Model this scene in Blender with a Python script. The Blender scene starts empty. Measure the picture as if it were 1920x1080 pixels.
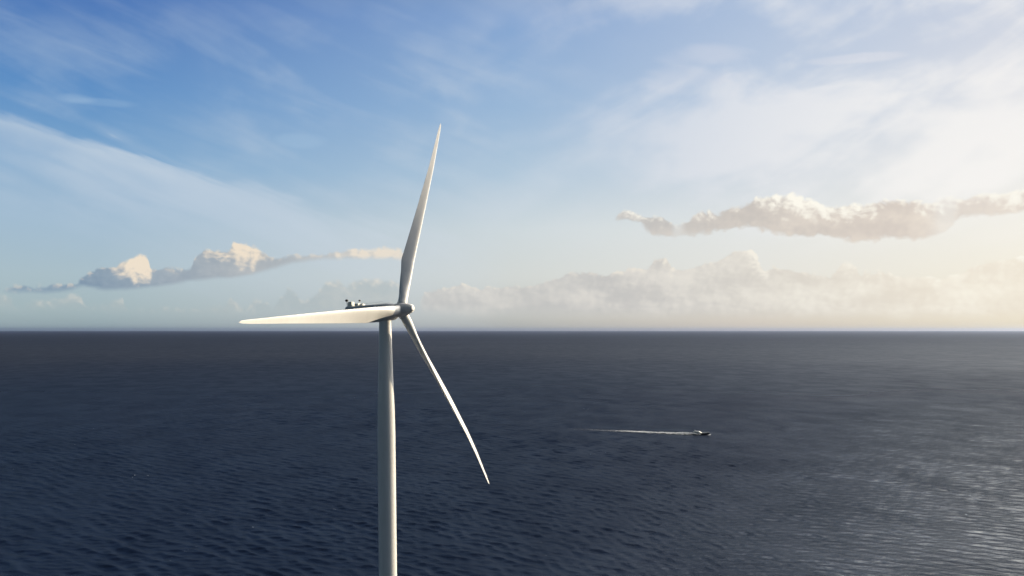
import bpy, bmesh, math, random
import numpy as np
from mathutils import Vector, Matrix

R = math.radians
random.seed(7)
rng = np.random.default_rng(11)
scene = bpy.context.scene
col = scene.collection

# ------------------------------------------------------------------ camera
FPX = 1900.0                      # focal length in pixels of the 1920 px wide photograph
PITCH = R(-5.0)
CAM_H = 105.0
CY = 619 - FPX * math.tan(PITCH)  # row of the optical axis (the frame is cropped off-centre)
cam_data = bpy.data.cameras.new('camera')
cam_data.sensor_width = 36.0
cam_data.lens = 36.0 * FPX / 1920.0
cam_data.shift_y = (CY - 540) / 1920.0
cam_data.clip_start = 1.0
cam_data.clip_end = 900000.0
cam = bpy.data.objects.new('camera', cam_data)
col.objects.link(cam)
cam.location = (0, 0, CAM_H)
cam.rotation_euler = (R(90) + PITCH, 0, 0)
scene.camera = cam

def pix_dir(px, py):
    u = (px - 960) / FPX; v = (CY - py) / FPX
    c, s = math.cos(PITCH), math.sin(PITCH)
    return Vector((u, c - s * v, s + c * v))

def azel(px, py):
    d = pix_dir(px, py).normalized()
    return math.degrees(math.atan2(d.x, d.y)), math.degrees(math.asin(d.z))

def sea_point(px, py, z=0.0):
    d = pix_dir(px, py)
    t = (z - CAM_H) / d.z
    return Vector((d.x * t, d.y * t, z))

# ------------------------------------------------------------------ light
SUN_AZ, SUN_EL = 62.0, 9.0       # degrees clockwise from the view axis (+Y), above the horizon
sun_dir = Vector((math.sin(R(SUN_AZ)) * math.cos(R(SUN_EL)), math.cos(R(SUN_AZ)) * math.cos(R(SUN_EL)), math.sin(R(SUN_EL))))
sd = bpy.data.lights.new('sun', 'SUN')
sd.energy = 4.4
sd.angle = R(0.5)
sd.color = (1.0, 0.83, 0.57)
sun = bpy.data.objects.new('sun', sd)
sun.rotation_euler = sun_dir.to_track_quat('Z', 'Y').to_euler()
sun.location = (200, 100, 300)
col.objects.link(sun)

scene.view_settings.view_transform = 'Standard'
scene.view_settings.look = 'None'
scene.view_settings.gamma = 1.0
scene.view_settings.exposure = 0.0
scene.render.film_transparent = False
scene.cycles.max_bounces = 6
scene.cycles.volume_bounces = 0
scene.cycles.volume_step_rate = 1.0

# ------------------------------------------------------------------ node helpers
def lin(c):
    c = c / 255.0
    return c / 12.92 if c <= 0.04045 else ((c + 0.055) / 1.055) ** 2.4
def rgb(r, g, b, k=1.0):
    return (lin(r) * k, lin(g) * k, lin(b) * k, 1.0)

class N:
    """a node socket with arithmetic"""
    def __init__(self, nt, s): self.nt = nt; self.s = s
    def _m(self, op, *a):
        n = self.nt.nodes.new('ShaderNodeMath'); n.operation = op
        for i, x in enumerate(a):
            if isinstance(x, N): self.nt.links.new(x.s, n.inputs[i])
            else: n.inputs[i].default_value = x
        return N(self.nt, n.outputs[0])
    def __add__(s, o): return s._m('ADD', s, o)
    def __radd__(s, o): return s._m('ADD', o, s)
    def __sub__(s, o): return s._m('SUBTRACT', s, o)
    def __rsub__(s, o): return s._m('SUBTRACT', o, s)
    def __mul__(s, o): return s._m('MULTIPLY', s, o)
    def __rmul__(s, o): return s._m('MULTIPLY', o, s)
    def __truediv__(s, o): return s._m('DIVIDE', s, o)
    def __neg__(s): return s._m('MULTIPLY', s, -1.0)
    def mn(s, o): return s._m('MINIMUM', s, o)
    def mx(s, o): return s._m('MAXIMUM', s, o)
    def smin(s, o, k): return s._m('SMOOTH_MIN', s, o, k)
    def smax(s, o, k): return s._m('SMOOTH_MAX', s, o, k)
    def pw(s, o): return s._m('POWER', s, o)
    def exp(s): return s._m('EXPONENT', s)
    def ab(s): return s._m('ABSOLUTE', s)
    def ss(s, a, b, lo=0.0, hi=1.0, interp='SMOOTHSTEP'):
        n = s.nt.nodes.new('ShaderNodeMapRange'); n.interpolation_type = interp; n.clamp = True
        s.nt.links.new(s.s, n.inputs[0])
        for i, x in enumerate((a, b, lo, hi)):
            if isinstance(x, N): s.nt.links.new(x.s, n.inputs[i + 1])
            else: n.inputs[i + 1].default_value = x
        return N(s.nt, n.outputs[0])
    def sat(s): return s.ss(0, 1, 0, 1, 'LINEAR')

def mixc(nt, f, a, b):
    n = nt.nodes.new('ShaderNodeMix'); n.data_type = 'RGBA'; n.clamp_factor = True
    for sock, x in ((n.inputs[0], f), (n.inputs[6], a), (n.inputs[7], b)):
        if isinstance(x, N): nt.links.new(x.s, sock)
        elif isinstance(x, bpy.types.NodeSocket): nt.links.new(x, sock)
        else: sock.default_value = x
    return n.outputs[2]

def comb(nt, x, y, z):
    n = nt.nodes.new('ShaderNodeCombineXYZ')
    for i, v in enumerate((x, y, z)):
        if isinstance(v, N): nt.links.new(v.s, n.inputs[i])
        else: n.inputs[i].default_value = v
    return n.outputs[0]

def noise(nt, vec, scale, detail=4, rough=0.5, dist=0.0, lac=2.0, dims='3D'):
    n = nt.nodes.new('ShaderNodeTexNoise'); n.noise_dimensions = dims
    nt.links.new(vec, n.inputs['Vector'])
    n.inputs['Scale'].default_value = scale; n.inputs['Detail'].default_value = detail
    n.inputs['Roughness'].default_value = rough; n.inputs['Distortion'].default_value = dist
    n.inputs['Lacunarity'].default_value = lac
    return N(nt, n.outputs[0])

def voro(nt, vec, scale, smooth=0.6):
    n = nt.nodes.new('ShaderNodeTexVoronoi'); n.voronoi_dimensions = '2D'; n.feature = 'SMOOTH_F1'; n.inputs['Smoothness'].default_value = smooth
    nt.links.new(vec, n.inputs['Vector']); n.inputs['Scale'].default_value = scale
    return N(nt, n.outputs['Distance'])

AZ0, AZ1 = -34.0, 34.0
def curve_az(nt, azn, pts, lo, hi, handle='AUTO'):
    """value as a function of azimuth: pts = (azimuth in degrees, value)"""
    n = nt.nodes.new('ShaderNodeFloatCurve')
    nt.links.new(azn.s, n.inputs['Value'])
    c = n.mapping.curves[0]; n.mapping.use_clip = False; n.mapping.extend = 'HORIZONTAL'
    P = sorted(((a - AZ0) / (AZ1 - AZ0), (v - lo) / (hi - lo)) for a, v in pts)
    while len(c.points) < len(P): c.points.new(0.5, 0.5)
    for q, (a, v) in zip(c.points, P): q.location = (a, v); q.handle_type = handle
    n.mapping.update()
    out = N(nt, n.outputs[0])
    return out * (hi - lo) + lo

# ------------------------------------------------------------------ sky
SKY_K = 0.10
world = bpy.data.worlds.new('World')
scene.world = world
world.use_nodes = True
nt = world.node_tree
nt.nodes.clear()
tc = nt.nodes.new('ShaderNodeTexCoord')
sep = nt.nodes.new('ShaderNodeSeparateXYZ')
nt.links.new(tc.outputs['Generated'], sep.inputs[0])
dx, dy, dz = (N(nt, sep.outputs[i]) for i in range(3))
az = dx._m('ARCTAN2', dx, dy) * (180 / math.pi)
el = dz._m('ARCSINE', dz) * (180 / math.pi)
azn = (az - AZ0) / (AZ1 - AZ0)
sky = nt.nodes.new('ShaderNodeTexSky')
sky.sky_type = 'NISHITA'
sky.sun_disc = False
sky.sun_elevation = R(SUN_EL)
sky.sun_rotation = R(SUN_AZ)
sky.altitude = 100
sky.air_density = 1.0; sky.dust_density = 0.6; sky.ozone_density = 2.5
def W(r, g, b, k=1.0): return rgb(r, g, b, k / SKY_K)

base = sky.outputs[0]
def ramp(pts, zen=(14, 19, 32)):
    """clear-sky colour against elevation; pts = (photo row, colour)"""
    n = nt.nodes.new('ShaderNodeValToRGB')
    e = n.color_ramp.elements
    P = sorted([(max(0.0, azel(960, y)[1]) / 90.0, c) for y, c in pts] + [(0.75, zen)])
    while len(e) < len(P): e.new(0.5)
    for q, (p, c) in zip(e, P): q.position = p; q.color = rgb(*c)
    nt.links.new((el / 90.0).s, n.inputs[0])
    return n.outputs[0]
r_left = ramp([(615, (158, 178, 181)), (585, (170, 190, 193)), (520, (175, 197, 206)), (430, (158, 189, 212)), (330, (130, 173, 212)), (200, (97, 148, 204)), (30, (70, 117, 187)), (-400, (20, 30, 52))])  # topmost colours, above the frame, darkened to deepen the sea's reflection
r_mid = ramp([(615, (192, 192, 184)), (585, (206, 208, 203)), (520, (220, 224, 221)), (430, (214, 224, 228)), (330, (184, 207, 226)), (200, (158, 189, 222)), (30, (138, 171, 216)), (-400, (46, 72, 112))])
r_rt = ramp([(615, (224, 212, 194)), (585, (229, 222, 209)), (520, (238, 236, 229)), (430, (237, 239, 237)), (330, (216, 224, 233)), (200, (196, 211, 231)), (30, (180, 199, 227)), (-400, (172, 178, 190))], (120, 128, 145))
r_sun = ramp([(615, (244, 230, 197)), (585, (249, 238, 213)), (520, (253, 246, 229)), (430, (253, 249, 240)), (330, (246, 244, 241)), (200, (232, 233, 238)), (30, (210, 217, 232)), (-400, (244, 232, 212))], (205, 200, 196))  # topmost colours, above the frame, brightened to lighten the sea on this side
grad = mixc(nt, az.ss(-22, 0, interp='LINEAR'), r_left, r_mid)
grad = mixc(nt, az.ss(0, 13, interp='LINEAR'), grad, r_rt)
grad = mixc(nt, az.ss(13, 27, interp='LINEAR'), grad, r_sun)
sc_ = nt.nodes.new('ShaderNodeVectorMath'); sc_.operation = 'SCALE'; sc_.inputs['Scale'].default_value = 1.0 / SKY_K
nt.links.new(grad, sc_.inputs[0])
# towards the sun's half of the sky the thin overcast veil takes over; the unseen far side is clear sky, dimmed to keep shaded faces dark
front = az.ss(60, 100, 1.0, 0.0) * az.ss(-85, -34, 0.0, 1.0)
rear = nt.nodes.new('ShaderNodeVectorMath'); rear.operation = 'SCALE'; rear.inputs['Scale'].default_value = 0.5
nt.links.new(sky.outputs[0], rear.inputs[0])
base = mixc(nt, front * 0.9 + 0.0, rear.outputs[0], sc_.outputs[0])

# ---- high cirrus veils
def rot_vec(ang, sx, sy, z=0.0):
    c, s = math.cos(R(ang)), math.sin(R(ang))
    return comb(nt, (az * c + el * s) * sx, (el * c - az * s) * sy, z)
def P(x, y): return azel(x, y)
def cu(pts, lo, hi, ref=None, handle='AUTO'): return curve_px(pts, lo, hi, handle)
def curve_px(pts, lo, hi, handle='AUTO', elev=False):
    A = [(azel(x, y if elev else 500)[0], azel(x, y)[1] if elev else y) for x, y in pts]
    a0 = min(a for a, v in A); a1 = max(a for a, v in A)
    n = nt.nodes.new('ShaderNodeFloatCurve')
    nt.links.new(((az - a0) / (a1 - a0)).s, n.inputs['Value'])
    c = n.mapping.curves[0]; n.mapping.extend = 'HORIZONTAL'
    Q = sorted(((a - a0) / (a1 - a0), (v - lo) / (hi - lo)) for a, v in A)
    while len(c.points) < len(Q): c.points.new(0.5, 0.5)
    for q, (a, v) in zip(c.points, Q): q.location = (a, v); q.handle_type = handle
    n.mapping.update()
    return N(nt, n.outputs[0]) * (hi - lo) + lo
def el_curve(pts, handle='AUTO'): return curve_px(pts, -2.0, 30.0, handle, True)
def val_curve(pts, handle='AUTO'): return curve_px(pts, 0.0, 1.0, handle)

fib = noise(nt, rot_vec(-20, 0.10, 0.75), 1.0, 6, 0.52, 0.6)          # long fibres falling to the right
fib2 = noise(nt, rot_vec(22, 0.09, 0.30, 7.0), 1.0, 6, 0.52, 0.5)      # fibres rising to the right, sunward side
puf = noise(nt, comb(nt, az * 0.15, el * 0.24, 3.0), 1.0, 5, 0.52, 0.3)
E1 = el_curve([(0, 196), (90, 225), (160, 258), (250, 288), (330, 318), (420, 338), (500, 352), (600, 388), (700, 412), (820, 430), (960, 440)])
d1 = E1 - el + (fib - 0.5) * 2.6 + (puf - 0.5) * 1.6
veil = d1.ss(-0.25, 0.9) * d1.ss(1.0, 9.0, 1.0, 0.25) * val_curve([(0, 0.45), (330, 0.5), (620, 0.5), (800, 0.35), (960, 0.0)])
streak = d1.ss(-0.15, 0.25) * d1.ss(0.3, 1.5, 1.0, 0.0) * val_curve([(0, 0.95), (150, 0.8), (300, 0.8), (345, 0.35), (420, 0.15), (480, 0.2), (560, 0.25), (700, 0.1), (760, 0.0)])
wisp = (fib * 0.42 + puf * 0.58).ss(0.42, 0.68) * el.ss(3, 9) * el.ss(13.5, 18.0, 1.0, 0.3) * az.ss(-6, 6, 0.34, 0.15)
aveil = (veil * fib.ss(0.25, 0.65, 0.6, 1.0) + streak * fib.ss(0.3, 0.6, 0.35, 1.0) * 0.5 + wisp).sat()
cveil = mixc(nt, az.ss(-27, 5), W(186, 203, 220), W(214, 222, 230))
outside = el.ss(26, 48, 1.0, 0.0) * az.ab().ss(38, 80, 1.0, 0.12)
base = mixc(nt, aveil * outside, base, cveil)
# small separate wisp left of the rotor
def spot(x, y, rx, ry):
    a, e = azel(x, y)
    u = (az - a) / (rx * 0.03); v = (el - e) / (ry * 0.03)
    return (u * u + v * v + (fib - 0.5) * 3.0).ss(0.0, 1.3, 1.0, 0.0)
base = mixc(nt, spot(563, 264, 46, 13) * 0.3 + spot(140, 186, 34, 9) * 0.28 + spot(190, 192, 60, 7) * 0.2, base, W(168, 196, 222))
# sunward veil
sv = (fib2 * 0.5 + puf * 0.5).ss(0.42, 0.60) * az.ss(-5, 14) * 1.15
base = mixc(nt, (sv * el.ss(3.5, 7.0) * 0.60).sat() * outside, base, mixc(nt, az.ss(5, 24), W(224, 227, 234), W(251, 248, 244)))
base = mixc(nt, (spot(1600, 110, 75, 8) * 0.6 + spot(1330, 100, 90, 20) * 0.5 + spot(1280, 150, 80, 25) * 0.4) * 0.5, base, W(234, 232, 236))

# brightness added to the unseen sky around and above the sun, to lighten the right-hand sea
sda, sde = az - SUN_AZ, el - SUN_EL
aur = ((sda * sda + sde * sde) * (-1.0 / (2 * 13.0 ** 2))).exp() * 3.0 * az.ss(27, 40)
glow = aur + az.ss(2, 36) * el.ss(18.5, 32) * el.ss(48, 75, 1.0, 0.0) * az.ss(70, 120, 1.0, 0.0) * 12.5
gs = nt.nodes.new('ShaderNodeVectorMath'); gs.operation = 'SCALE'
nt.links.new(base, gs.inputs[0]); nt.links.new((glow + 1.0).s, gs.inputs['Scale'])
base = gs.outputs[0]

# ---- cumulus banks low over the horizon
wx = noise(nt, comb(nt, az * 0.9, el * 0.9, 11.0), 1.0, 3, 0.5) - 0.5
wy = noise(nt, comb(nt, az * 0.9, el * 0.9, 17.0), 1.0, 3, 0.5) - 0.5
def field(off_a, off_e):
    a = az + wx * 0.55 + off_a; e = el + wy * 0.55 + off_e
    v = comb(nt, a, e * 1.15, 0.0)
    return (voro(nt, v, 1.25, 0.9) - 0.45) * -0.55 + (voro(nt, v, 3.3, 0.8) - 0.45) * -0.22 + (noise(nt, v, 2.6, 6, 0.6) - 0.5) * 0.8
f0 = field(0.0, 0.0)
f1 = field(0.26, 0.10)             # the same field a step towards the sun
big = noise(nt, comb(nt, az * 0.28, el * 0.8, 23.0), 1.0, 4, 0.5)
slope = (f0 - f1)                  # > 0 on the flank that faces the sun
lowhaze = el.ss(0.0, 4.5)
def bank(top, bot, litline, opac, shade, lit, amp=0.55, ampb=0.25, soft=0.16, softb=0.30, base_col=None, litk=1.0):
    T = el_curve(top, 'VECTOR') + f0 * amp
    B = el_curve(bot) - (f0 * 0.6 + (big - 0.5) * 1.2) * ampb
    L = el_curve(litline)
    dens = (T - el).ss(-soft * 0.4, soft) * (el - B).ss(0.0, softb) * val_curve(opac)
    lt = ((el - L) * 1.3 + slope * 1.7 + (big - 0.5) * 1.2 + 0.25).ss(-0.1, 1.2) * litk
    rim = (T - el).ss(0.0, 0.35, 1.0, 0.0) * slope.ss(-0.02, 0.2) * 0.6
    tone = (big * 1.6 - 0.35 + slope * 0.35 + f0 * 0.2).ss(0.1, 0.95)
    c_sh = mixc(nt, tone, shade[0], shade[1])
    c = mixc(nt, (lt.mx(rim)).sat(), c_sh, lit)
    return mixc(nt, dens, base_col, c)

az_l = az.ss(-27, -6)
az_r = az.ss(2, 27)
# low distant puffs, left half
base = bank([(0, 552), (20, 556), (30, 580), (60, 566), (150, 552), (160, 575), (230, 562), (240, 580), (420, 575), (432, 557), (448, 575), (465, 575), (475, 560), (500, 568), (512, 578), (526, 556), (540, 540), (556, 552), (566, 566), (596, 548), (612, 528), (635, 524), (648, 538), (664, 526), (716, 522), (745, 528), (762, 555)],
            [(0, 592), (400, 600), (762, 604)], [(0, 560), (230, 568), (440, 570), (500, 573), (540, 530), (620, 530), (700, 530), (760, 535)],
            [(0, 0.5), (250, 0.5), (420, 0.5), (520, 0.5), (600, 0.62), (720, 0.62), (762, 0.0)],
            (W(172, 184, 187), W(192, 197, 195)), W(236, 226, 211), amp=0.4, soft=0.25, softb=1.0, base_col=base)
# lower right bank
base = bank([(785, 575), (795, 550), (830, 543), (860, 532), (900, 541), (990, 536), (1040, 523), (1090, 510), (1140, 516), (1160, 508), (1180, 500), (1216, 500), (1228, 486), (1250, 481), (1260, 502), (1290, 508), (1340, 490), (1365, 474), (1410, 470), (1424, 488), (1430, 508), (1450, 502), (1480, 505), (1520, 516), (1560, 516), (1578, 498), (1600, 490), (1612, 514), (1650, 510), (1700, 520), (1760, 522), (1800, 512), (1850, 492), (1920, 484), (2100, 500), (2500, 540)],
            [(785, 600), (1300, 606), (1920, 610), (2500, 610)],
            [(785, 540), (900, 530), (1100, 500), (1140, 512), (1180, 505), (1225, 490), (1240, 486), (1252, 504), (1270, 505), (1300, 495), (1380, 462), (1398, 478), (1425, 512), (1436, 520), (1450, 495), (1560, 505), (1590, 490), (1605, 508), (1620, 505), (1920, 490), (2500, 540)],
            [(785, 0.0), (810, 0.75), (1000, 0.8), (1180, 0.95), (1400, 0.95), (1920, 0.75), (2300, 0.5), (2500, 0.0)],
            (mixc(nt, az_r, W(196, 195, 193), W(238, 228, 211)), mixc(nt, az_r, W(223, 219, 212), W(252, 246, 231))),
            mixc(nt, az_r, W(238, 231, 218), W(255, 252, 240)), amp=0.6, soft=0.12, softb=1.0, base_col=base)
# left main bank
base = bank([(2, 548), (20, 540), (45, 533), (60, 538), (140, 531), (160, 517), (180, 504), (218, 501), (224, 490), (240, 489), (255, 482), (262, 474), (278, 484), (283, 503), (300, 504), (358, 502), (368, 480), (385, 466), (430, 469), (437, 457), (475, 459), (497, 474), (510, 484), (560, 478), (620, 470), (700, 467), (730, 464), (748, 466), (765, 480)],
            [(2, 549), (45, 552), (140, 547), (150, 544), (180, 547), (200, 549), (300, 541), (370, 530), (450, 523), (500, 512), (560, 497), (620, 490), (700, 489), (765, 490)],
            [(2, 540), (40, 522), (60, 500), (190, 485), (212, 505), (225, 515), (278, 525), (292, 480), (360, 470), (375, 466), (390, 480), (430, 486), (440, 492), (492, 490), (508, 470), (610, 466), (640, 482), (740, 500), (765, 500)],
            [(2, 0.0), (25, 0.85), (200, 1.0), (480, 1.0), (520, 0.9), (620, 0.8), (740, 0.8), (765, 0.0)],
            (mixc(nt, az_l, W(122, 147, 170), W(184, 187, 188)), mixc(nt, az_l, W(142, 164, 182), W(204, 202, 198))),
            W(240, 226, 206), amp=0.5, soft=0.16, softb=0.34, base_col=base)
# upper right bank
base = bank([(1150, 412), (1160, 400), (1170, 394), (1200, 401), (1240, 404), (1260, 420), (1268, 425), (1276, 420), (1295, 411), (1310, 399), (1340, 399), (1380, 389), (1420, 372), (1450, 367), (1490, 364), (1520, 371), (1540, 386), (1600, 385), (1640, 379), (1700, 376), (1740, 381), (1770, 371), (1800, 373), (1860, 362), (1920, 356), (2300, 380), (2500, 400)],
            [(1150, 414), (1200, 424), (1215, 438), (1255, 442), (1275, 443), (1320, 441), (1400, 429), (1440, 436), (1500, 446), (1560, 452), (1700, 452), (1760, 444), (1800, 418), (1860, 408), (1920, 405), (2500, 430)],
            [(1150, 400), (1200, 408), (1250, 412), (1275, 400), (1300, 405), (1350, 395), (1400, 382), (1420, 386), (1480, 394), (1520, 404), (1560, 407), (1630, 402), (1655, 384), (1730, 392), (1760, 400), (1800, 380), (1920, 386), (2500, 390)],
            [(1150, 0.0), (1165, 0.85), (1255, 0.9), (1267, 0.5), (1290, 0.95), (1700, 0.95), (1750, 0.7), (1775, 0.45), (1800, 0.75), (2000, 0.75), (2500, 0.0)],
            (mixc(nt, az_r, W(190, 188, 185), W(219, 207, 196)), mixc(nt, az_r, W(208, 202, 196), W(238, 226, 211))),
            W(254, 250, 238), amp=0.55, ampb=0.8, soft=0.18, softb=0.30, base_col=base)
bg = nt.nodes.new('ShaderNodeBackground')
bg.inputs['Strength'].default_value = SKY_K
out = nt.nodes.new('ShaderNodeOutputWorld')
nt.links.new(bg.outputs[0], out.inputs[0])
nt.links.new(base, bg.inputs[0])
world.cycles.sampling_method = 'MANUAL'
world.cycles.sample_map_resolution = 1024

# ------------------------------------------------------------------ object helpers
def new_mat(name):
    m = bpy.data.materials.new(name); m.use_nodes = True
    nt = m.node_tree; nt.nodes.clear()
    o = nt.nodes.new('ShaderNodeOutputMaterial')
    return m, nt, o
def tag(o, label=None, cat=None, group=None, kind=None):
    for k, v in (('label', label), ('category', cat), ('group', group), ('kind', kind)):
        if v: o[k] = v
    return o
def empty(name, loc, parent=None):
    o = bpy.data.objects.new(name, None); col.objects.link(o); o.location = loc
    o.empty_display_size = 1.0
    return o
def mesh_obj(name, verts, faces, mat, parent=None, smooth=True):
    me = bpy.data.meshes.new(name)
    me.from_pydata([tuple(v) for v in verts], [], faces); me.update()
    if smooth: me.shade_smooth()
    me.materials.append(mat)
    o = bpy.data.objects.new(name, me); col.objects.link(o)
    if parent: o.parent = parent
    return o
def bm_obj(name, bm, mat, parent=None, smooth_angle=None, bevel=0.0):
    if bevel:
        bmesh.ops.bevel(bm, geom=[e for e in bm.edges if e.calc_face_angle(0) > 0.5], offset=bevel, segments=2, affect='EDGES', profile=0.6)
    bmesh.ops.recalc_face_normals(bm, faces=bm.faces)
    me = bpy.data.meshes.new(name); bm.to_mesh(me); bm.free()
    if smooth_angle:
        me.shade_smooth(); me.set_sharp_from_angle(angle=R(smooth_angle))
    me.materials.append(mat)
    o = bpy.data.objects.new(name, me); col.objects.link(o)
    if parent: o.parent = parent
    return o
def loft(rings, close=True):
    """rings of equal length -> verts, faces with end caps"""
    n = len(rings[0]); V = [p for r in rings for p in r]; F = []
    for i in range(len(rings) - 1):
        for j in range(n):
            k = (j + 1) % n
            F.append((i * n + j, i * n + k, (i + 1) * n + k, (i + 1) * n + j))
    F.append(tuple(range(n))[::-1]); F.append(tuple((len(rings) - 1) * n + j for j in range(n)))
    return V, F
def add_loft(bm, rings):
    V, F = loft(rings)
    vs = [bm.verts.new(v) for v in V]
    for f in F: bm.faces.new([vs[i] for i in f])
def add_cyl(bm, p0, p1, r0, r1, n=16):
    p0, p1 = Vector(p0), Vector(p1); d = (p1 - p0).normalized()
    a = d.orthogonal().normalized(); b = d.cross(a)
    ring = lambda p, r: [p + (a * math.cos(t) + b * math.sin(t)) * r for t in [2 * math.pi * k / n for k in range(n)]]
    add_loft(bm, [ring(p0, r0), ring(p1, r1)])
def add_box(bm, c, s, taper=1.0):
    x, y, z = c; a, b, h = s[0] / 2, s[1] / 2, s[2] / 2
    q = lambda k, zz: [Vector((x + i * a * k, y + j * b * k, zz)) for i, j in ((-1, -1), (1, -1), (1, 1), (-1, 1))]
    add_loft(bm, [q(1, z - h), q(taper, z + h)])

# ------------------------------------------------------------------ the sea
WAVES = []
NW = 64
for i in range(NW):
    u = (i + rng.random()) / NW
    lam = 2.4 * (19.0 / 2.4) ** u
    peak = math.exp(-((math.log(lam / 8.5)) / 0.5) ** 2)
    slope = 0.105 * math.sqrt(2.0 / NW) * (0.40 + 1.25 * peak)
    spread = 17.0 if lam > 8 else 32.0
    th = R(228.0) + R(spread) * rng.normal() * 0.75
    k = 2 * math.pi / lam
    WAVES.append((k * math.cos(th), k * math.sin(th), slope / k, rng.random() * 2 * math.pi, lam))
def waves(x, y, cell):
    """Gerstner sum, every wave faded out where the mesh is too coarse to carry it"""
    h = np.zeros_like(x); ox = np.zeros_like(x); oy = np.zeros_like(x)
    for kx, ky, A, ph, lam in WAVES:
        w = np.clip((lam / cell - 2.2) / 2.5, 0, 1)
        p = kx * x + ky * y + ph
        kk = math.hypot(kx, ky)
        h += w * A * np.cos(p)
        s = w * A * np.sin(p) * 1.0
        ox -= s * kx / kk; oy -= s * ky / kk
    return h, ox, oy
def gust(x, y):
    """slow variation of the wave height: calmer and rougher patches"""
    return 1.0 + 0.22 * np.sin(x / 95.0 + 1.3 * np.sin(y / 140.0)) * np.sin(y / 120.0 + 0.8 * np.sin(x / 170.0) + 1.0)

SEA_R = 150000.0
SEA_REFL = 0.070          # rough open water: facets shade one another and mirror far less than a flat sheet
rad = np.concatenate([np.geomspace(4.0, 375.0, 60)[:-1], np.geomspace(375.0, 6000.0, 1650)[:-1], np.geomspace(6000.0, SEA_R, 60)])
ang = np.concatenate([np.linspace(R(-33), R(33), 1150), np.linspace(R(33), R(327), 110)[1:-1]])
nr, na = len(rad), len(ang)
RR, AA = np.meshgrid(rad, ang, indexing='ij')
X = RR * np.sin(AA); Y = RR * np.cos(AA)
cell = np.gradient(rad)[:, None] * np.ones_like(AA)
cell = np.maximum(cell, RR * np.where(np.abs(AA) <= R(33.01), 0.001, 0.05))
h, ox, oy = waves(X.ravel(), Y.ravel(), cell.ravel())
g = gust(X.ravel(), Y.ravel())
co = np.stack([X.ravel() + ox * g, Y.ravel() + oy * g, h * g], 1)
co = np.concatenate([co, [[0.0, 0.0, 0.0]]]).astype(np.float32)
i = np.arange(nr - 1)[:, None]; j = np.arange(na)[None, :]; j2 = (j + 1) % na
quads = np.stack([(i * na + j), (i * na + j2), ((i + 1) * na + j2), ((i + 1) * na + j)], -1).reshape(-1, 4)[:, ::-1]
tris = np.stack([np.arange(na), np.full(na, nr * na), (np.arange(na) + 1) % na], 1)[:, ::-1]
loops = np.concatenate([quads.ravel(), tris.ravel()]).astype(np.int32)
nf = len(quads) + len(tris)
starts = np.concatenate([np.arange(len(quads)) * 4, len(quads) * 4 + np.arange(len(tris)) * 3]).astype(np.int32)
me = bpy.data.meshes.new('sea')
me.vertices.add(len(co)); me.vertices.foreach_set('co', co.ravel())
me.loops.add(len(loops)); me.loops.foreach_set('vertex_index', loops)
me.polygons.add(nf); me.polygons.foreach_set('loop_start', starts)
me.update(calc_edges=True); me.shade_smooth()

m_sea, nt, o = new_mat('sea_water')
geo = nt.nodes.new('ShaderNodeNewGeometry')
spx = nt.nodes.new('ShaderNodeSeparateXYZ'); nt.links.new(geo.outputs['Position'], spx.inputs[0])
px, py = N(nt, spx.outputs[0]), N(nt, spx.outputs[1])
c45, s45 = math.cos(R(48)), math.sin(R(48))
wv = comb(nt, px * c45 + py * s45, (py * c45 - px * s45) * 0.45, 0.0)   # stretched along the crests
n1 = noise(nt, wv, 0.42, 5, 0.62, 0.3)
n2 = noise(nt, wv, 0.13, 3, 0.55, 0.3)
patch = noise(nt, comb(nt, px * 0.0016, py * 0.0007, 4.0), 1.0, 4, 0.55, 0.4)
dist = (px * px + py * py).pw(0.5)
far = dist.ss(700, 5000, interp='LINEAR')
bmp = nt.nodes.new('ShaderNodeBump')
bmp.inputs['Distance'].default_value = 1.0
nt.links.new((n1 * 0.44 + n2 * 1.6 * dist.ss(1000, 3000)).s, bmp.inputs['Height'])
nt.links.new((dist.ss(600, 12000, 1.0, 0.8) * patch.ss(0.3, 0.7, 0.75, 1.15)).s, bmp.inputs['Strength'])
rgh = dist.ss(450, 5000, 0.22, 0.46) + (patch - 0.5) * 0.10
gst = noise(nt, comb(nt, px * 0.020 + py * 0.004, py * 0.010 - px * 0.003, 9.0), 1.0, 6, 0.68, 0.5).ss(0.28, 0.72)
fr = nt.nodes.new('ShaderNodeFresnel'); fr.inputs['IOR'].default_value = 1.333
nt.links.new(bmp.outputs[0], fr.inputs['Normal'])
body = nt.nodes.new('ShaderNodeBsdfDiffuse'); body.inputs['Color'].default_value = (0.0056, 0.0098, 0.0225, 1)
gl = nt.nodes.new('ShaderNodeBsdfGlossy'); gl.inputs['Color'].default_value = (0.86, 0.93, 1.0, 1)
nt.links.new(rgh.s, gl.inputs['Roughness']); nt.links.new(bmp.outputs[0], gl.inputs['Normal'])
pb = nt.nodes.new('ShaderNodeMixShader')
nt.links.new((N(nt, fr.outputs[0]) * SEA_REFL * dist.ss(1500, 15000, 1.0, 0.68) * (0.74 + 0.52 * gst) * (0.8 + 0.4 * patch)).s, pb.inputs[0]); nt.links.new(body.outputs[0], pb.inputs[1]); nt.links.new(gl.outputs[0], pb.inputs[2])
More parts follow.
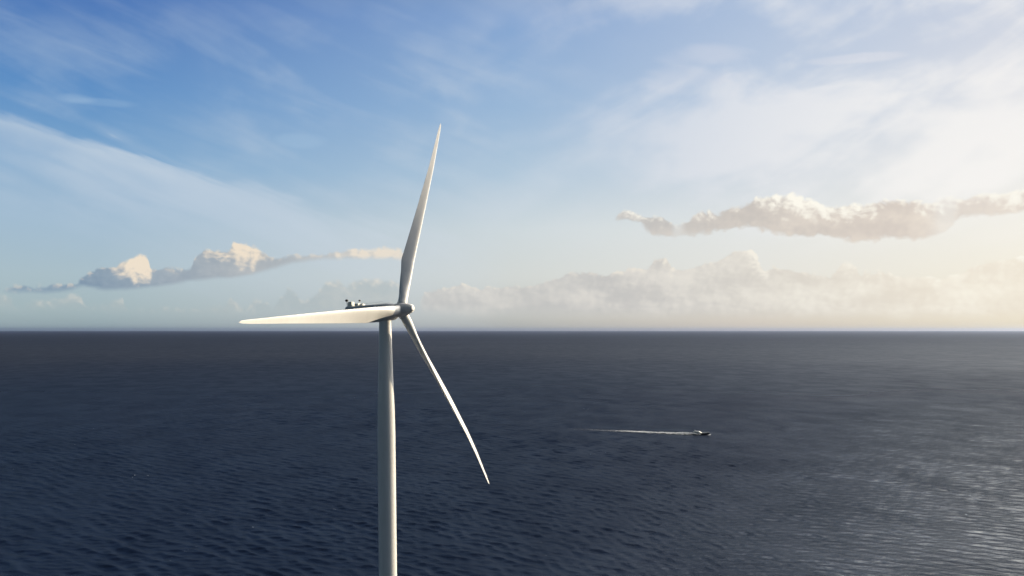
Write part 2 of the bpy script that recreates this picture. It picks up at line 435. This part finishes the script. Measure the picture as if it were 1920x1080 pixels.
# scattered whitecaps on the crests
fv = comb(nt, px * 0.035, py * 0.02, 2.0)
fo = (noise(nt, fv, 1.0, 2, 0.5).ss(0.63, 0.70)) * noise(nt, wv, 0.30, 4, 0.7).ss(0.64, 0.72) * N(nt, noise(nt, comb(nt, px * 0.5, py * 0.5, 5.0), 1.0, 3, 0.6).s).ss(0.45, 0.62)
foam = nt.nodes.new('ShaderNodeBsdfDiffuse'); foam.inputs['Color'].default_value = (0.55, 0.58, 0.60, 1)
mx = nt.nodes.new('ShaderNodeMixShader')
nt.links.new((fo * 0.8).s, mx.inputs[0]); nt.links.new(pb.outputs[0], mx.inputs[1]); nt.links.new(foam.outputs[0], mx.inputs[2])
nt.links.new(mx.outputs[0], o.inputs[0])
me.materials.append(m_sea)
sea = bpy.data.objects.new('sea', me); col.objects.link(sea)
tag(sea, kind='structure')

# ------------------------------------------------------------------ wind turbine
def paint(name, c, rough=0.38, dirt=0.06, streak=(1, 1, 0.12), spec=0.4):
    m, nt, o = new_mat(name)
    t = nt.nodes.new('ShaderNodeTexCoord')
    mp = nt.nodes.new('ShaderNodeMapping'); mp.inputs['Scale'].default_value = streak
    nt.links.new(t.outputs['Object'], mp.inputs[0])
    d = noise(nt, mp.outputs[0], 0.9, 5, 0.6)
    b = nt.nodes.new('ShaderNodeBsdfPrincipled')
    k = tuple(x * (1 - dirt * 2.2) for x in c)
    nt.links.new(mixc(nt, d.ss(0.35, 0.75), (*c, 1), (*k, 1)), b.inputs['Base Color'])
    nt.links.new((d * 0.15 + (rough - 0.07)).s, b.inputs['Roughness'])
    b.inputs['Specular IOR Level'].default_value = spec
    nt.links.new(b.outputs[0], o.inputs[0])
    return m
m_white = paint('light_grey_turbine_paint', (0.80, 0.79, 0.76), 0.42, 0.02)
m_tower = paint('tower_paint', (0.78, 0.77, 0.74), 0.42, 0.03)
m_nac = paint('nacelle_paint', (0.70, 0.70, 0.68), 0.40, 0.04)
m_cream = paint('cream_cooler_paint', (0.88, 0.85, 0.72), 0.5, 0.03)
m_dark = paint('dark_rubber', (0.03, 0.03, 0.03), 0.6)
m_seal = paint('seal_grey', (0.18, 0.18, 0.18), 0.6)
m_lamp = paint('dark_lamp_housing', (0.045, 0.04, 0.035), 0.5)

THETA, TILT, DIST = 29.7, 6.5, 359.0
hd = pix_dir(752, 581); hub_c = Vector((0, 0, CAM_H)) + hd * (DIST / hd.y)
A = Vector((math.cos(R(THETA)) * math.cos(R(TILT)), -math.sin(R(THETA)) * math.cos(R(TILT)), math.sin(R(TILT))))
Yl = Vector((math.sin(R(THETA)), math.cos(R(THETA)), 0)); Zl = A.cross(Yl)
ROT = Matrix((A, Yl, Zl)).transposed()           # columns: axis, sideways, up
Ah = Vector((A.x, A.y, 0)).normalized()
tower_xy = hub_c - Ah * 7.0
turbine = empty('wind_turbine', (tower_xy.x, tower_xy.y, 0))
tag(turbine, 'tall white three-bladed offshore wind turbine standing in the dark sea', 'wind turbine')
base_v = Vector((tower_xy.x, tower_xy.y, 0))
def T(p):                                         # rotor frame -> turbine frame
    return ROT @ Vector(p) + hub_c - base_v

# tower: straight cans below, conical upper part, flange rings
TOP_Z = hub_c.z - 3.55
def tower_r(z):
    d = TOP_Z - z
    pts = [(0, 2.12), (20, 2.62), (32, 3.02), (40, 3.18), (60, 3.22), (TOP_Z + 5, 3.3)]
    for (a, ra), (b, rb) in zip(pts, pts[1:]):
        if d <= b: return ra + (rb - ra) * (d - a) / (b - a)
    return pts[-1][1]
LEAN = math.tan(R(0.35))
rings = []
for k in range(90):
    z = -3 + (TOP_Z + 3) * k / 89; r = tower_r(z)
    rings.append([Vector((math.cos(t) * r - LEAN * 0, math.sin(t) * r, z)) for t in [2 * math.pi * q / 96 for q in range(96)]])
V, F = loft(rings); tw = mesh_obj('tower', V, F, m_tower, turbine)
tw.data.set_sharp_from_angle(angle=R(40))
for zf in (TOP_Z - 33.0, TOP_Z - 66.0):
    bm = bmesh.new(); add_cyl(bm, (0, 0, zf - 0.07), (0, 0, zf + 0.07), tower_r(zf) + 0.02, tower_r(zf) + 0.02, 96)
    fl = bm_obj('flange_ring', bm, m_tower, tw, 40)
bm = bmesh.new(); add_cyl(bm, (0, 0, TOP_Z - 0.01), (0, 0, TOP_Z + 0.75), 2.3, 2.3, 64)
bm_obj('yaw_bearing', bm, m_seal, turbine, 40)

# nacelle: rounded box section swept back from behind the hub
def rrect(x, hw, zt, zb, rad_, n=6):
    P_ = []
    for cx_, cz_, a0 in ((hw - rad_, zt - rad_, 0), (-hw + rad_, zt - rad_, 90), (-hw + rad_, zb + rad_, 180), (hw - rad_, zb + rad_, 270)):
        for q in range(n + 1):
            t = R(a0 + 90 * q / n); P_.append(T((x, cx_ + rad_ * math.cos(t), cz_ + rad_ * math.sin(t))))
    return P_
secs = [(-2.15, 2.2, 2.2, -2.2, 2.15), (-3.2, 2.75, 2.60, -2.7, 1.6), (-4.6, 3.0, 2.85, -3.0, 1.1), (-9, 3.1, 3.05, -3.05, 0.8), (-15, 3.1, 3.45, -2.7, 0.7), (-22.0, 2.95, 3.9, -1.6, 0.6), (-22.5, 2.8, 3.7, -1.3, 0.5)]
V, F = loft([rrect(*s) for s in secs])
nac = mesh_obj('nacelle', V, F, m_nac, turbine); nac.data.set_sharp_from_angle(angle=R(30))
# roof rail, cooler and instruments at the rear of the roof
bm = bmesh.new()
def tbox(bm, c, s):
    q = lambda x: [T((x, c[1] + i * s[1] / 2, c[2] + k * s[2] / 2)) for i, k in ((-1, -1), (1, -1), (1, 1), (-1, 1))]
    add_loft(bm, [q(c[0] - s[0] / 2), q(c[0] + s[0] / 2)])
def turned_box(bm, c, s_, turn, top=0.9):
    rings = []
    for zz, k in ((-0.5, 1.0), (0.32, 1.0), (0.5, top)):
        rg = []
        for i_, j_ in ((-1, -1), (1, -1), (1, 1), (-1, 1)):
            u_, v_ = i_ * s_[0] / 2 * k, j_ * s_[1] / 2 * k
            rg.append(T((c[0] + u_ * math.cos(turn) - v_ * math.sin(turn), c[1] + u_ * math.sin(turn) + v_ * math.cos(turn), c[2] + zz * s_[2])))
        rings.append(rg)
    add_loft(bm, rings)
turned_box(bm, (-20.9, -1.2, 4.6), (1.7, 1.7, 1.7), R(5))
cool = bm_obj('rooftop_cooler', bm, m_cream, turbine, bevel=0.12)
bm = bmesh.new()
turned_box(bm, (-18.3, -0.9, 4.0), (1.6, 1.6, 1.0), R(5)); turned_box(bm, (-16.2, -0.9, 3.75), (1.5, 1.5, 0.7), R(5))
bm_obj('service_hatch', bm, m_cream, turbine, bevel=0.12)
for xx, yy, rr_, hh in ((-21.9, -2.2, 0.62, 5.6), (-18.6, 1.0, 0.44, 5.35)):
    bm = bmesh.new()
    add_cyl(bm, T((xx, yy, 3.6)), T((xx, yy, hh)), 0.13, 0.11, 10)
    mast = bm_obj('lamp_mast', bm, m_white, turbine, 40)
    bm = bmesh.new()
    rings = []
    for q in range(9):
        t = -math.pi / 2 + math.pi * q / 8
        rr2 = max(0.04, math.cos(t)) * rr_; zz = hh + rr_ * 0.7 + math.sin(t) * rr_ * 0.75
        rings.append([T((xx + rr2 * math.cos(u), yy + rr2 * math.sin(u), zz)) for u in [2 * math.pi * w / 16 for w in range(16)]])
    add_loft(bm, rings)
    bm_obj('warning_lamp', bm, m_lamp, mast, 60)
bm = bmesh.new()
for yy in (-2.7, 2.7):
    add_cyl(bm, T((-15.0, yy, 4.0)), T((-5.5, yy, 3.6)), 0.035, 0.035, 6)
    for xx in np.linspace(-15.0, -5.5, 8): add_cyl(bm, T((xx, yy, 2.6)), T((xx, yy, 3.6 + (-5.5 - xx) * 0.042)), 0.03, 0.03, 6)
bm_obj('roof_rail', bm, m_white, turbine, 40)

# hub with long truncated cone spinner and a pale nose cap
prof = [(-2.0, 2.15), (-1.7, 2.4), (0.0, 2.45), (1.6, 2.32), (3.4, 1.85), (4.6, 1.42), (4.78, 1.28)]
rings = [[T((x, r * math.cos(t), r * math.sin(t))) for t in [2 * math.pi * q / 64 for q in range(64)]] for x, r in prof]
V, F = loft(rings); hub = mesh_obj('hub', V, F, m_nac, turbine); hub.data.set_sharp_from_angle(angle=R(35))
prof = [(4.74, 1.2), (5.05, 1.12), (5.22, 0.85), (5.3, 0.3)]
rings = [[T((x, r * math.cos(t), r * math.sin(t))) for t in [2 * math.pi * q / 48 for q in range(48)]] for x, r in prof]
V, F = loft(rings); mesh_obj('nose_cap', V, F, m_white, hub)

BL = 80.0
def lerp(pts, r):
    if r <= pts[0][0]: return pts[0][1]
    for (a, va), (b, vb) in zip(pts, pts[1:]):
        if r <= b:
            return va + (vb - va) * (r - a) / (b - a)
    return pts[-1][1]
def blade(phi, bend, sweep, stretch=1.0, pitch=0.0, slim=1.0):
    """phi: degrees clockwise from up, seen from the front; bend / sweep: offsets towards the front / leading edge along the span"""
    a = R(phi)
    rad_v = Zl * math.cos(a) + Yl * math.sin(a)
    cho_v = Yl * math.cos(a) - Zl * math.sin(a)
    NP = 40; rings = []
    rs = np.concatenate([np.linspace(1.6, 6, 8), np.linspace(6, 24, 37)[1:], np.linspace(24, 77, 54)[1:], np.linspace(77, BL, 14)[1:]])
    for r in rs:
        chord = lerp([(0, 3.3), (5.0, 3.3), (19.0, 5.5), (20.3, 5.5), (22, 5.3), (76, 1.25), (79, 0.8), (BL, 0.12)], r) * (1.0 if r < 5 else 1.0 + (slim - 1.0) * min(1.0, (r - 5) / 10.0))
        le = lerp([(0, 1.65), (5, 1.65), (20, 1.62), (76, 0.42), (79, 0.3), (BL, -0.15)], r)
        th = lerp([(0, 1.0), (5, 1.0), (10, 0.66), (15, 0.46), (20, 0.36), (30, 0.27), (50, 0.21), (BL, 0.17)], r)
        beta = R(lerp(TWIST, r) + pitch)
        w = min(1.0, max(0.0, (r - 4.0) / 11.0)); w = w * w * (3 - 2 * w)
        n_v = A * math.cos(beta) - cho_v * math.sin(beta)
        c_v = cho_v * math.cos(beta) + A * math.sin(beta)
        off = hub_c - base_v + rad_v * (r * stretch) + A * lerp(bend, r) + cho_v * lerp(sweep, r)
        ring = []
        for q in range(NP):
            t = 2 * math.pi * q / NP
            xc = 0.5 * (1 - math.cos(t))                         # 0 leading edge .. 1 trailing edge
            up = 1.0 if t < math.pi else -1.0
            yt = 5 * th * (0.2969 * math.sqrt(xc) - 0.126 * xc - 0.3516 * xc ** 2 + 0.2843 * xc ** 3 - 0.1015 * xc ** 4)
            camb = 0.03 * 4 * xc * (1 - xc)
            ya = -camb + up * yt * (0.85 if up > 0 else 1.1)      # + is the front (pressure) face
            yc = 0.5 * math.sin(t)                                # circle root
            cx2 = le - xc * chord
            y = (yc * th * (1 - w) + ya * w) * chord
            ring.append(off + c_v * cx2 + n_v * y)
        rings.append(ring)
    V, F = loft(rings)
    b = mesh_obj('blade', V, F, m_white, turbine); b.data.set_sharp_from_angle(angle=R(50))
    # collar where the blade meets the hub
    bm = bmesh.new(); c0 = hub_c - base_v
    add_cyl(bm, c0 + rad_v * 2.3, c0 + rad_v * 2.75, 1.80, 1.80, 48)
    bm_obj('root_collar', bm, m_nac, b, 40)
    return b
TWIST = [(0, 32), (10, 32), (20, 27), (40, 16), (60, 9), (80, 5)]
PITCH_SET = 0
blade(26.8, [(0, 0), (20, -0.2), (40, 0.6), (60, 1.3), (80, 1.4)], [(0, 0), (20, -0.25), (45, -0.1), (80, 0)], 1.0, 10.0, 0.86)
blade(-93.2, [(0, 0), (20, 0.8), (40, 1.4), (60, 1.5), (80, 0.7)], [(0, 0), (80, -0.4)], 1.0, -1.5)
blade(146.8, [(0, 0), (20, 0.9), (40, 2.0), (55, 2.6), (65, 2.5), (80, 1.7)], [(0, 0), (80, 0)], 1.013, 2.0)

# ------------------------------------------------------------------ crew boat and its wake
m_hull = paint('navy_hull_paint', (0.012, 0.016, 0.03), 0.3)
m_bw = paint('white_boat_paint', (0.74, 0.74, 0.70), 0.35)
m_glass, nt, o = new_mat('boat_glass')
b = nt.nodes.new('ShaderNodeBsdfPrincipled'); b.inputs['Base Color'].default_value = (0.02, 0.025, 0.03, 1); b.inputs['Roughness'].default_value = 0.08
nt.links.new(b.outputs[0], o.inputs[0])
stern = sea_point(1297, 814.5); bowp = sea_point(1330, 816.5)
axis = Vector((bowp.x - stern.x, bowp.y - stern.y, 0)); LB = axis.length; axis.normalize()
boat = empty('motor_boat', (stern.x, stern.y, 0.1)); boat.scale = (1.0, 0.9, 0.8); boat.rotation_euler = (0, R(-1.5), math.atan2(axis.y, axis.x))
tag(boat, 'small dark-hulled motor boat with white cabin speeding across the open sea, trailing foam', 'boat')
def hull_ring(x, hb, zk, zs, n=8):
    ring = []
    for q in range(n + 1):
        f = q / n; ring.append(Vector((x, -hb * (1 - (f) ** 2.2), zs + (zk - zs) * f ** 1.3)))
    return ring + [Vector((p.x, -p.y, p.z)) for p in ring[-2::-1]]
L = LB
bm = bmesh.new()
add_loft(bm, [hull_ring(x * L, hb, zk, zs) for x, hb, zk, zs in ((0, 2.3, -0.6, 1.5), (0.3, 2.6, -0.8, 1.6), (0.6, 2.5, -0.8, 1.9), (0.8, 1.8, -0.7, 2.4), (0.92, 0.9, -0.3, 2.8), (1.0, 0.06, 1.2, 3.1))])
hull = bm_obj('hull', bm, m_hull, boat, 40)
bm = bmesh.new()
for x0, x1, h0, h1, z0, z1 in ((0, 0.3, 2.4, 2.7, 1.5, 1.6), (0.3, 0.6, 2.7, 2.6, 1.6, 1.9), (0.6, 0.8, 2.6, 1.9, 1.9, 2.4), (0.8, 1.0, 1.9, 0.15, 2.4, 3.1)):
    for s in (-1, 1): add_cyl(bm, (x0 * L, s * h0, z0 + 0.1), (x1 * L, s * h1, z1 + 0.1), 0.16, 0.16, 8)
bm_obj('rub_rail', bm, m_bw, boat, 40)
bm = bmesh.new()
add_loft(bm, [[Vector((L * x, s * hb, z)) for s, z in ((-1, z0), (1, z0), (1, z1), (-1, z1))] for x, hb, z0, z1 in ((0.02, 2.1, 1.5, 1.62), (0.6, 2.3, 1.7, 1.95), (0.97, 0.3, 2.7, 3.0))])
bm_obj('deck', bm, m_bw, boat)
bm = bmesh.new()
def quad_x(x, hw, z0, z1): return [Vector((x * L, -hw, z0)), Vector((x * L, hw, z0)), Vector((x * L, hw * 0.88, z1)), Vector((x * L, -hw * 0.88, z1))]
add_loft(bm, [quad_x(0.12, 1.8, 1.55, 3.9), quad_x(0.16, 1.85, 1.55, 4.3), quad_x(0.42, 1.85, 1.7, 4.3), quad_x(0.55, 1.7, 1.8, 2.6)])
cab = bm_obj('cabin', bm, m_bw, boat, bevel=0.08)
bm = bmesh.new()
for s in (-1, 1):
    add_loft(bm, [[Vector((L * x, s * y, z)) for y, z in ((1.80, 2.9), (1.86, 2.9), (1.74, 3.8), (1.68, 3.8))] for x in (0.18, 0.42)])
bm_obj('side_window', bm, m_glass, cab)
bm = bmesh.new()
add_cyl(bm, (0.2 * L, 0, 4.2), (0.17 * L, 0, 6.2), 0.08, 0.05, 8); add_cyl(bm, (0.18 * L, -0.9, 5.4), (0.18 * L, 0.9, 5.4), 0.06, 0.06, 8)
bm_obj('mast', bm, m_bw, cab, 40)
bm = bmesh.new()
pr = None
for k in range(7):
    f = k / 6; xx = (0.62 + 0.36 * f) * L; hb = 2.3 * (1 - f) ** 0.8
    cur = [(xx, s * hb, 3.2 + 0.5 * f) for s in (-1, 1)]
    for q, s in zip(cur, (-1, 1)):
        add_cyl(bm, (q[0], q[1], 2.0 + 0.8 * f), q, 0.03, 0.03, 6)
    if pr:
        for q, q0 in zip(cur, pr): add_cyl(bm, q0, q, 0.04, 0.04, 6)
    pr = cur
bm_obj('bow_rail', bm, m_bw, boat, 40)

# foam: a noisy sheet of churned water that follows the swell just above it
m_foam, nt, o = new_mat('wake_foam')
t = nt.nodes.new('ShaderNodeUVMap'); t.uv_map = 'UVMap'
su = nt.nodes.new('ShaderNodeSeparateXYZ'); nt.links.new(t.outputs[0], su.inputs[0])
u_, v_ = N(nt, su.outputs[0]), N(nt, su.outputs[1])          # u 0 at the stern .. 1 far end, v -1..1 across
geo = nt.nodes.new('ShaderNodeNewGeometry')
nn = noise(nt, geo.outputs['Position'], 0.35, 5, 0.65)
edge = (v_ * 2.0 - 1.0).ab().ss(0.45, 1.0, 1.0, 0.0)
al = (edge * u_.ss(0.0, 1.0, 1.15, 0.0, 'LINEAR') + (nn - 0.5) * 2.8 - 0.02).ss(0.0, 0.45) * u_.ss(0.42, 0.72, 1.0, 0.22) * u_.ss(0.85, 1.0, 1.0, 0.2)
df = nt.nodes.new('ShaderNodeBsdfDiffuse'); df.inputs['Color'].default_value = (0.88, 0.90, 0.90, 1)
tr = nt.nodes.new('ShaderNodeBsdfTransparent')
tl = nt.nodes.new('ShaderNodeBsdfTranslucent'); tl.inputs['Color'].default_value = (0.95, 0.96, 0.96, 1)
ad = nt.nodes.new('ShaderNodeMixShader'); ad.inputs[0].default_value = 0.5
nt.links.new(df.outputs[0], ad.inputs[1]); nt.links.new(tl.outputs[0], ad.inputs[2])
mx = nt.nodes.new('ShaderNodeMixShader')
nt.links.new(al.s, mx.inputs[0]); nt.links.new(tr.outputs[0], mx.inputs[1]); nt.links.new(ad.outputs[0], mx.inputs[2]); nt.links.new(mx.outputs[0], o.inputs[0])
def foam_sheet(name, p0, p1, w0, w1, hump, nseg=140, nc=10, wig=0.0):
    d = Vector((p1.x - p0.x, p1.y - p0.y, 0)); Ls = d.length; d.normalize(); sd_ = Vector((-d.y, d.x, 0))
    V = []; F = []; UV = []
    for i_ in range(nseg + 1):
        f = i_ / nseg
        for j_ in range(nc + 1):
            g_ = j_ / nc
            w = w0 + (w1 - w0) * f
            p = p0 + d * (Ls * f) + sd_ * ((g_ - 0.5) * w + wig * math.sin(f * 9))
            V.append((p, f, g_))
    xs = np.array([p.x for p, _, _ in V]); ys = np.array([p.y for p, _, _ in V])
    cl = np.full_like(xs, 1050 * 0.00168)
    hh, o1, o2 = waves(xs, ys, cl); gg = gust(xs, ys)
    pts = [(x + a_ * s, y + b_ * s, z * s + 0.45 + hump * (1 - (2 * g_ - 1) ** 2) * math.exp(-f * 3.0) * (0.35 + 0.65 * random.random())) for x, y, z, a_, b_, s, (_, f, g_) in zip(xs, ys, hh, o1, o2, gg, V)]
    n = nc + 1
    F = [(i_ * n + j_, i_ * n + j_ + 1, (i_ + 1) * n + j_ + 1, (i_ + 1) * n + j_) for i_ in range(nseg) for j_ in range(nc)]
    ob = mesh_obj(name, pts, F, m_foam)
    uv = ob.data.uv_layers.new(name='UVMap')
    for lp in ob.data.loops: uv.data[lp.index].uv = (V[lp.vertex_index][1], V[lp.vertex_index][2])
    return ob
wk = foam_sheet('wake', stern + axis * (LB * 0.56), sea_point(1062, 804.5), 8.5, 18.0, 1.9, nseg=220, nc=14, wig=0.8)
tag(wk, kind='structure')
bw = foam_sheet('bow_wave', bowp + axis * 1.0, bowp - axis * 4.5, 3.0, 7.0, 1.7, nseg=24)
tag(bw, kind='structure')

# ------------------------------------------------------------------ hazy air
bm = bmesh.new()
add_box(bm, (0, 0, 147.0), (2 * SEA_R + 2000, 2 * SEA_R + 2000, 300.0))
m_hz, nt, o = new_mat('haze')
pv = nt.nodes.new('ShaderNodeVolumePrincipled')
pv.inputs['Color'].default_value = (0.45, 0.53, 0.74, 1)
pv.inputs['Density'].default_value = 9e-6
pv.inputs['Anisotropy'].default_value = 0.8
nt.links.new(pv.outputs[0], o.inputs['Volume'])
hz = bm_obj('haze', bm, m_hz); hz['kind'] = 'stuff'
